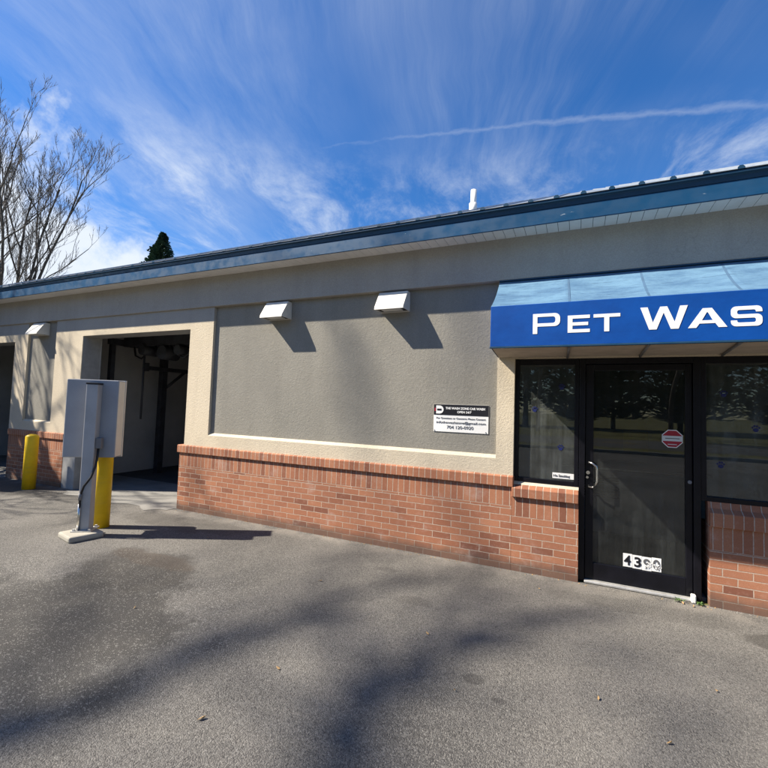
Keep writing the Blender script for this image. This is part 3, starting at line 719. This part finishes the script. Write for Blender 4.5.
b = MB(); b.box(.702, .858, DY-.0052, DY-.0035, 1.370, 1.418, M_PAPER); b.build('white_band', oc)
b = MB(); b.box(.725, .835, DY-.0068, DY-.0056, 1.391, 1.398, M_INK); b.box(.745, .815, DY-.0038, DY-.003, 1.338, 1.344, M_PAPER); b.build('fine_print', oc)
for i, ch in enumerate('4390'):
    x0 = .395+i*.0755; tilt = (.004, 0, -.003, .002)[i]
    o = thing('number_sticker', (x0+.037, DY, .19), 'white number sticker reading %s at the foot of the glass door%s' % (ch, ', worn' if i > 1 else ''), 'number sticker', 'house number stickers on the door')
    b = MB(); b.box(x0, x0+.0735, DY-.0012, DY, .192+tilt, .312+tilt, M_WHITE); b.build('backing', o)
    text('digit', ch, x0+.009, .212+tilt, .085, DY-.003, M_SIGNB if i < 2 else M_INK, o, width=.054, bold=.003)
    if i > 1:   # flaked-off pieces of the digit
        b = MB(); rr_ = random.Random(i)
        for k in range(9):
            cx, cz = x0+.012+rr_.random()*.048, .205+rr_.random()*.05
            b.face([(cx, DY-.0045, cz), (cx+.014, DY-.0045, cz-.003), (cx+.017, DY-.0045, cz+.009), (cx+.003, DY-.0045, cz+.012)], M_WHITE)
        b.build('flaked_print', o)

# ------------------------------------------------------------------ inside the shop
tb = thing('pet_bath', (.6, 2.6, .03), 'pale grey pet bath cabinet inside the shop behind the door', 'pet bath')
b = MB(); b.box(-.2, 1.5, 1.9, 2.7, .03, .85, M_PAPER); b.build('cabinet', tb, bevel=.02)
b = MB(); b.box(-.2, 1.5, 1.88, 2.72, .85, .89, M_STEEL); b.build('rim', tb, bevel=.01)
b = MB()
for k in range(8): b.box(-.05, .5, 1.885, 1.9, .5+k*.035, .52+k*.035, M_EQ)
b.build('louvre', tb)
b = MB(); b.box(-.2, 1.5, 2.66, 2.72, .89, 1.5, M_INW); b.build('splash_back', tb)
nt = thing('notice', (.5, .2, 1.28), 'yellow paper notice behind the door glass', 'notice'); 
b = MB(); b.box(.40, .60, .150, .153, 1.25, 1.44, M_YSIGN); b.build('sheet', nt)
text('lettering', 'NOTICE', .425, 1.39, .025, .148, M_RED, nt, width=.15)
nt.location.z = 1.25
for c in nt.children: c.location.z += .03

# ------------------------------------------------------------------ wash-bay machinery
eq = thing('wash_gantry', (-8.2, 1.9, .009), 'dark steel wash gantry with arm and overhead rail inside the bay', 'car wash machine')
b = MB(); b.box(-8.27, -8.15, 1.85, 1.98, .009, 2.62, M_EQ); b.build('post', eq, bevel=.006)
b = MB(); b.box(-8.27, -8.17, .74, .82, .009, 2.62, M_EQ); b.build('post', eq, bevel=.006)
b = MB(); b.box(-8.26, -8.18, .70, 5.2, 2.62, 2.74, M_EQ); b.build('rail', eq, bevel=.006)
b = MB(); b.box(-8.16, -4.6, .95, 1.15, 2.60, 2.78, M_EQ); b.build('cross_beam', eq, bevel=.006)
b = MB(); b.box(-8.14, -8.06, 1.42, 3.2, 2.19, 2.27, M_EQ); b.box(-8.15, -8.05, 1.38, 1.46, 2.16, 2.33, M_EQ); b.build('arm', eq, bevel=.006)
b = MB(); b.tube([(-8.10, 1.93, 1.85), (-8.10, 2.36, 2.2)], .03, M_EQ, 8); b.build('brace', eq)
for x, z, r_ in ((-7.55, 2.52, .10), (-7.0, 2.46, .13), (-6.6, 2.5, .09), (-5.8, 2.52, .1)):
    b = MB(); b.tube([(x, .9, z), (x, 1.22, z)], r_, M_EQ, 14); b.build('motor_housing', eq)
for x in (-7.9, -7.3, -6.75, -6.1):
    b = MB(); b.tube([(x, 1.0, 2.6), (x+.08, .98, 2.42), (x+.22, 1.0, 2.36), (x+.36, 1.02, 2.46), (x+.4, 1.0, 2.62)], .018, M_BLACK, 6); b.build('hose', eq)
b = MB(); b.tube([(-7.62, 1.02, 2.6), (-7.62, 1.02, 1.2)], .02, M_EQ, 8); b.build('drop_pipe', eq)

# ------------------------------------------------------------------ kiosk and bollards
PR = R(-12)
ki = thing('payment_kiosk', (-5.115, -1.435, 0), 'grey payment cabinet on a post and concrete pad, seen from behind', 'kiosk')
Mp = Matrix.Translation((-5.115, -1.435, 0)) @ Matrix.Rotation(PR, 4, 'Z')
b = MB(); b.box(-.172, .172, -.172, .172, 0, .068, M_PAD, Mp); b.build('pad', ki, bevel=.02)
KP = Vector((-5.15, -1.375, 0)); KA = R(36)
Mk = Matrix.Translation(KP) @ Matrix.Rotation(KA, 4, 'Z')           # local x = along the cabinet, local -y = its back, towards the camera
b = MB(); b.box(-.062, .062, -.062, .062, .07, 1.742, M_KPOST, Mk); po = b.build('post', ki, bevel=.008)
b = MB(); b.box(-.066, .066, -.066, .066, 1.742, 1.762, M_BLACK, Mk); b.build('post_cap', po, bevel=.004)
b = MB(); b.box(-.105, .105, -.105, .105, .066, .08, M_THR, Mk)
for sx in (-1, 1):
    for sy in (-1, 1): b.box(sx*.08-.012, sx*.08+.012, sy*.08-.012, sy*.08+.012, .08, .10, M_THR, Mk)
b.build('base_plate', ki)
CW, CZ0, CZ1 = .275, .885, 1.80
Mk2 = Mk @ Matrix.Translation((-.045, 0, 0))
b = MB(); b.box(-CW, CW,   .064, .26, CZ0, CZ1, M_KGREY, Mk2); ca = b.build('cabinet', ki, bevel=.008)
b = MB(); b.box(CW, CW+.004, .075, .255, CZ0+.01, CZ1-.01, M_KEDGE, Mk2); b.box(-CW-.01, CW+.01, .26, .282, CZ0-.01, CZ1+.008, M_KEDGE, Mk2); b.build('front_door', ca)  # side skin paler than the cabinet: bounced light as colour
b = MB(); b.box(.062, .125, -.045, .03, 1.00, 1.125, M_COND, Mk); b.build('junction_box', po, bevel=.008)
c_ = [Mk @ Vector(p) for p in ((.09, -.02, 1.0), (.09, -.03, .9), (.085, -.05, .8), (.06, -.085, .68), (.0, -.10, .58), (-.035, -.085, .48), (-.04, -.078, .3), (-.04, -.076, .09))]
b = MB(); b.tube(c_, .013, M_BLACK, 8); b.tube([Mk @ Vector((-.036, -.084, .50)), Mk @ Vector((-.04, -.078, .42))], .019, M_COND, 8); b.tube([Mk @ Vector((-.0402, -.0775, .38)), Mk @ Vector((-.0402, -.0755, .08))], .0155, M_STEEL, 8); b.build('conduit', po)

def bollard(x, y, h, r, label):
    o = thing('bollard', (x, y, 0), label, 'bollard', 'yellow bollards guarding the wash bays')
    b = MB(); pr = [(r, 0), (r, h-.05)]+[(r*math.cos(a), h-.05+.05*math.sin(a)) for a in (R(20), R(40), R(60), R(78), R(88))]
    b.lathe((x, y, 0), pr, M_YEL, 36); b.build('post', o)
bollard(-5.325, -1.08, 1.05, .088, 'yellow steel bollard close behind the payment kiosk')
bollard(-8.46, -.33, .93, .095, 'yellow steel bollard against the shaded brick left of the bay')

# ------------------------------------------------------------------ trees
def bare_tree(name, base, H, label, seed, lean=0, spread=.5, stems=1, levels=5, trunk_r=.2, first=.25, group=None, density=1.0, minr=.006, upw=.25):
    rg = random.Random(seed)
    root = thing('bare_tree', base, label, 'tree', group)
    tr, cr_ = MB(), MB(); base = Vector(base)
    def limb(p, d, L, r, lvl, mb):
        n = max(3, int(4+L*1.2)) if lvl < 3 else 3
        pts, rad = [p.copy()], [r]
        q = p.copy(); dd = d.copy()
        kids = []
        for i in range(n):
            w = .10 if lvl else .05
            dd = (dd+Vector((rg.gauss(0, w), rg.gauss(0, w), rg.gauss(0, w)*.6+upw*.12))).normalized()
            q = q+dd*(L/n); t = (i+1)/n
            pts.append(q.copy()); rad.append(max(minr*.6, r*(1-.72*t)))
            if t > (first if lvl == 0 else .18): kids.append((q.copy(), dd.copy(), rad[-1], t))
        mb.tube(pts, rad, M_BARK if lvl < 2 else M_TWIG, 8 if lvl == 0 else (6 if lvl == 1 else (4 if lvl == 2 else 3)), caps=False)
        if lvl >= levels: return
        want = (9, 7, 6, 5, 4)[min(lvl, 4)]*density
        m = int(want+rg.random())
        for k in range(m):
            if not kids: break
            cq, cdv, crd, t = kids[min(len(kids)-1, int((k+rg.random())/m*len(kids)))]
            az = rg.random()*2*math.pi; side = cdv.cross(Vector((math.cos(az), math.sin(az), .3))).normalized()
            ang = rg.uniform(.45, .95)*(spread/.5)
            nd = (cdv*math.cos(ang)+side*math.sin(ang)); nd.z += upw; nd.normalize()
            nl = L*rg.uniform(.38, .62)*(1.15-.55*t)
            if lvl == 0: nl = L*rg.uniform(.38, .55)*(1.25-.75*t)
            nr = min(crd*.75, max(minr, r*.36*rg.uniform(.8, 1.2)))
            if nl > .12: limb(cq, nd, nl, max(minr, nr), lvl+1, cr_)
        # leader carries on
    for s in range(stems):
        az = s*2.4+seed; tl = lean if stems == 1 else rg.uniform(.04, .2)
        d = Vector((math.cos(az)*tl, math.sin(az)*tl, 1)).normalized()
        limb(base+Vector((math.cos(az)*.12, math.sin(az)*.12, -.1))*(0 if stems == 1 else 1), d, H*rg.uniform(.85, 1.0), trunk_r*rg.uniform(.75, 1), 0, tr)
    tr.build('trunk', root); cr_.build('crown', root)
    return root
def at(px, py, dist):
    d = pix_dir(px, py); h = Vector((d.x, d.y, 0)).normalized(); return CAM.x+h.x*dist, CAM.y+h.y*dist
x, y = at(12, 285, 26)
bare_tree('bare_tree', (x, y, 0), 12.9, 'tall bare winter tree with several upright stems behind the roof', 11, spread=.40, stems=5, levels=5, trunk_r=.12, first=.25, density=.74, minr=.008, upw=.5)
x, y = at(3, 285, 28)
bare_tree('bare_tree', (x, y, 0), 14.3, 'taller slim bare tree at the left edge of the picture', 5, spread=.33, stems=1, levels=5, trunk_r=.17, first=.3, minr=.008, upw=.6, density=.75)

def conifer(base, H, rad, label, seed, group=None, N=3000, leaf=1.0, shape='cone', name='conifer_tree'):
    rg = random.Random(seed); root = thing(name, base, label, 'shrub' if 'shrub' in name else 'tree', group)
    base = Vector(base)
    t = MB(); t.tube([base, base+Vector((0, 0, H*.98))], [H*.018, .02], M_BARK, 8); t.build('trunk', root)
    f = MB()
    for k in range(N):
        u = rg.random()**.75; z = H*(.08+.92*u)
        env = rad*(1-u)**.8*(.88+.12*math.sin(z*4.2+seed)+rg.uniform(-.30, .16))+.06
        if shape == 'round': u = rg.random(); z = H*(.06+.94*u); env = rad*math.sqrt(max(0, 1-(2*u-1)**2))*rg.uniform(.85, 1.08)
        a = rg.random()*2*math.pi; lob = 1+.13*math.sin(a*3+z*1.9)+.09*math.sin(a*7+z*5)
        r_ = env*lob*math.sqrt(rg.uniform(.15, 1))
        p = base+Vector((r_*math.cos(a), r_*math.sin(a), z))
        out = Vector((math.cos(a), math.sin(a), rg.uniform(-.1, .75))).normalized(); sd = out.cross(Vector((0, 0, 1))).normalized()
        s_ = leaf*rg.uniform(.3, .6)*(.6+.6*(1-u)); w_ = s_*rg.uniform(.3, .5)
        up = sd.cross(out)
        f.face([p-sd*w_, p+out*s_*.45-sd*w_*.6+up*.06, p+out*s_, p+out*s_*.45+sd*w_*.6-up*.06, p+sd*w_], M_NEED)
    f.build('crown', root)
x, y = at(163, 240, 42)
conifer((x, y, 0), 16.2, 4.4, 'dark evergreen tip standing far behind the blue roof', 3, N=16000, leaf=.62)

# trees in front of the building, outside the frame: they throw the branch shadows and show in the glass
def shade_tree():
    """a big spreading winter tree across the lot: trunk, a few heavy limbs reaching over the lot, and twigs"""
    base = Vector((-20.05, -14.56, 0)); rg = random.Random(17)
    root = thing('bare_tree', base, 'large spreading bare tree across the lot throwing soft branch shade', 'tree')
    t = MB(); top = base+Vector((0, 0, 19.47))
    t.tube([base+Vector((0, 0, -.1)), base+Vector((.15, .1, 4)), base+Vector((-.1, .15, 9)), top], [.62, .46, .40, .34], M_BARK, 12, caps=False); t.build('trunk', root)
    c = MB(); U = Vector((1.95, 1.0, -2.08))
    def limb(pts, r0, r1, tw):  # limbs are shaped so their shade lands at the given points
        P = [Vector(g)-U*k*1.3 for g, k in pts]; Q = []
        for a, b_ in zip(P, P[1:]):
            for q in range(4): Q.append(a.lerp(b_, q/4)+Vector((rg.gauss(0, .05), rg.gauss(0, .05), rg.gauss(0, .05))))
        Q.append(P[-1]); n = len(Q)
        c.tube(Q, [r0+(r1-r0)*i/(n-1) for i in range(n)], M_BARK, 7, caps=False)
        for i in range(3, n):
            for q in range(tw):
                d = (Q[i]-Q[i-1]).normalized()*.7+Vector((rg.gauss(0, .55), rg.gauss(0, .55), rg.gauss(.1, .45)))
                L = rg.uniform(.9, 2.2); p1 = Q[i]+d*L*.5; p2 = Q[i]+d*L+Vector((rg.gauss(0, .2), rg.gauss(0, .2), .2)); r = rg.uniform(.014, .034)
                c.tube([Q[i], p1, p2], [r, r*.7, r*.3], M_TWIG, 4, caps=False)
                for z in range(3):
                    s0 = p1.lerp(p2, rg.random()); c.tube([s0, s0+Vector((rg.gauss(0, .4), rg.gauss(0, .4), rg.gauss(.2, .3)))], [r*.5, r*.2], M_TWIG, 3, caps=False)
    T0 = ((-1.8, -5.2, 0), 7.2)
    limb([T0, ((-1.0, -3.1, 0), 7.9), ((-.95, -2.5, 0), 8.1), ((-.89, -2.0, 0), 8.2), ((-.47, -1.31, 0), 8.4), ((-.22, -.8, 0), 8.6), ((.3, -.55, 0), 8.9)], .15, .055, 1)
    limb([((-.95, -2.6, 0), 8.05), ((-1.05, -1.9, 0), 8.3), ((-1.05, -1.0, 0), 8.7)], .08, .035, 0)
    limb([((-1.05, -1.0, 0), 8.7), ((-.95, .04, 0), 9.0), ((-1.14, .04, 1.2), 9.2)], .03, .03, 0)
    limb([((-1.14, .04, 1.2), 9.2), ((-1.14, .04, 1.8), 9.3), ((-.96, .04, 2.3), 9.4), ((-1.08, .04, 2.9), 9.5)], .03, .05, 0)
    limb([T0, ((-2.5, -3.5, 0), 7.9), ((-2.32, -3.1, 0), 8.0), ((-2.2, -2.65, 0), 8.2), ((-2.04, -2.1, 0), 8.4), ((-1.8, -1.4, 0), 8.6), ((-1.36, -.6, 0), 8.9)], .14, .05, 1)
    limb([((-.96, -2.8, 0), 8.0), ((-1.22, -2.24, 0), 8.2), ((-1.74, -1.56, 0), 8.5), ((-2.2, -.6, 0), 8.8)], .09, .03, 0)
    limb([((-2.2, -.6, 0), 8.8), ((-2.25, .04, .9), 9.0)], .03, .03, 0)
    limb([((-2.25, .04, .9), 9.0), ((-2.31, .04, 1.5), 9.1), ((-2.51, .04, 2.15), 9.2), ((-2.78, .04, 2.7), 9.3)], .03, .075, 0)
    limb([((-2.4, -3.3, 0), 7.95), ((-3.1, -2.9, 0), 8.2), ((-3.6, -2.3, 0), 8.5), ((-4.3, -1.9, 0), 8.8)], .06, .03, 1)
    limb([T0, ((-.3, -3.9, 0), 7.8), ((.3, -2.6, 0), 8.3), ((.7, -1.6, 0), 8.7)], .07, .03, 1)
    c.build('crown', root)
shade_tree()
bare_tree('bare_tree', (-14.8, -2.3, 0), 8.5, 'bare tree beside the lot throwing shade on the left bays', 34, spread=.6, stems=2, levels=3, trunk_r=.13, first=.25, minr=.014, upw=.3, density=.9)
conifer((-12.95, -1.8, 0), 4.55, 1.45, 'unseen round evergreen shrub added to shade the brick left of the bay', 9, N=2600, leaf=.5, shape='round', name='shade_shrub')  # unseen shrub, added to throw shade on the left brick and ground
for i, (x, y, h_) in enumerate(((6, -31, 13), (15, -29, 11), (-3, -33, 14), (23, -33, 15), (34, -30, 12))):
    bare_tree('bare_tree', (x, y, 0), h_, 'bare roadside tree across the street, number %d from the left' % (i+1) if 0 else 'bare roadside tree across the street from the shop', 50+i, levels=3, trunk_r=.22, minr=.03, spread=.6, group='roadside trees across the street')
for i in range(20):
    conifer((-34+i*4.6+(i*37 % 5)*.5, -44-(i*53 % 9)*.8, 0), 12+(i*29 % 7), 3.9, 'dark evergreen across the street from the shop', 90+i, 'evergreens across the street', N=4200, leaf=1.5, shape=('cone', 'round')[i % 2], name='evergreen_tree')
# ------------------------------------------------------------------ litter
spots = [(-3.05, -2.25), (-1.62, -2.35), (-.62, -2.05), (.12, -1.75), (.42, -1.95), (-2.1, -1.15), (-.95, -1.55), (-3.9, -.75), (.75, -1.35), (-.3, -.35), (-1.7, -2.85), (.9, -.08), (.83, -.05)]
for i, (x, y) in enumerate(spots):
    rg = random.Random(i+400); a = rg.random()*6.3; L = rg.uniform(.010, .021); Mq = Matrix.Translation((x, y, .009)) @ Matrix.Rotation(a, 4, 'Z')
    b = MB(); P = [(-L, 0, .001), (-L*.3, -L*.35, .008), (L*.5, -L*.3, .004), (L, 0, .012), (L*.5, L*.33, .006), (-L*.3, L*.4, .002)]
    b.face([Mq @ Vector(p) for p in P], M_LEAF); o = b.build('fallen_leaf')
    so = o.modifiers.new('thickness', 'SOLIDIFY'); so.thickness = .0012
    tag(o, 'small dry leaf lying on the asphalt', 'leaf', 'dry leaves scattered on the asphalt')
for x, y, l in ((.80, -.02, 'small green weed growing at the door threshold'), (.95, -.015, 'small green weed by the brick corner right of the door')):
    b = MB(); rg = random.Random(int(x*100))
    for k in range(16):
        a = rg.random()*6.28; L = rg.uniform(.02, .05); dx, dy = math.cos(a)*L, math.sin(a)*L*.6
        q = Vector((x+rg.uniform(-.03, .03), y+rg.uniform(-.02, .0), .006))
        b.face([q, q+Vector((dx*.5-dy*.2, dy*.5+dx*.2, .02)), q+Vector((dx, dy, .018+.02*rg.random())), q+Vector((dx*.5+dy*.2, dy*.5-dx*.2, .02))], M_WEED)
    tag(b.build('weed'), l, 'weed')

b = MB(); rg = random.Random(77)
for k in range(420):
    x = rg.uniform(-5.3, 2.0); y = -abs(rg.gauss(0, .035))-.006; r = rg.uniform(.003, .009)
    if .05 < x < .95 and rg.random() < .6: continue
    a = rg.random()*6.28; P = [(x+r*math.cos(a+q*1.57)*rg.uniform(.7, 1.2), y+r*math.sin(a+q*1.57)*rg.uniform(.7, 1.2), .0045) for q in range(4)]; tp = (x, y, .0045+r*.9)
    mm = (M_STONE, M_LEAF, M_STONE)[k % 3]
    for q in range(4): b.face([P[q], P[(q+1) % 4], tp], mm)
tag(b.build('grit'), 'loose grit and leaf crumbs gathered along the foot of the brick base', 'grit', kind='stuff')
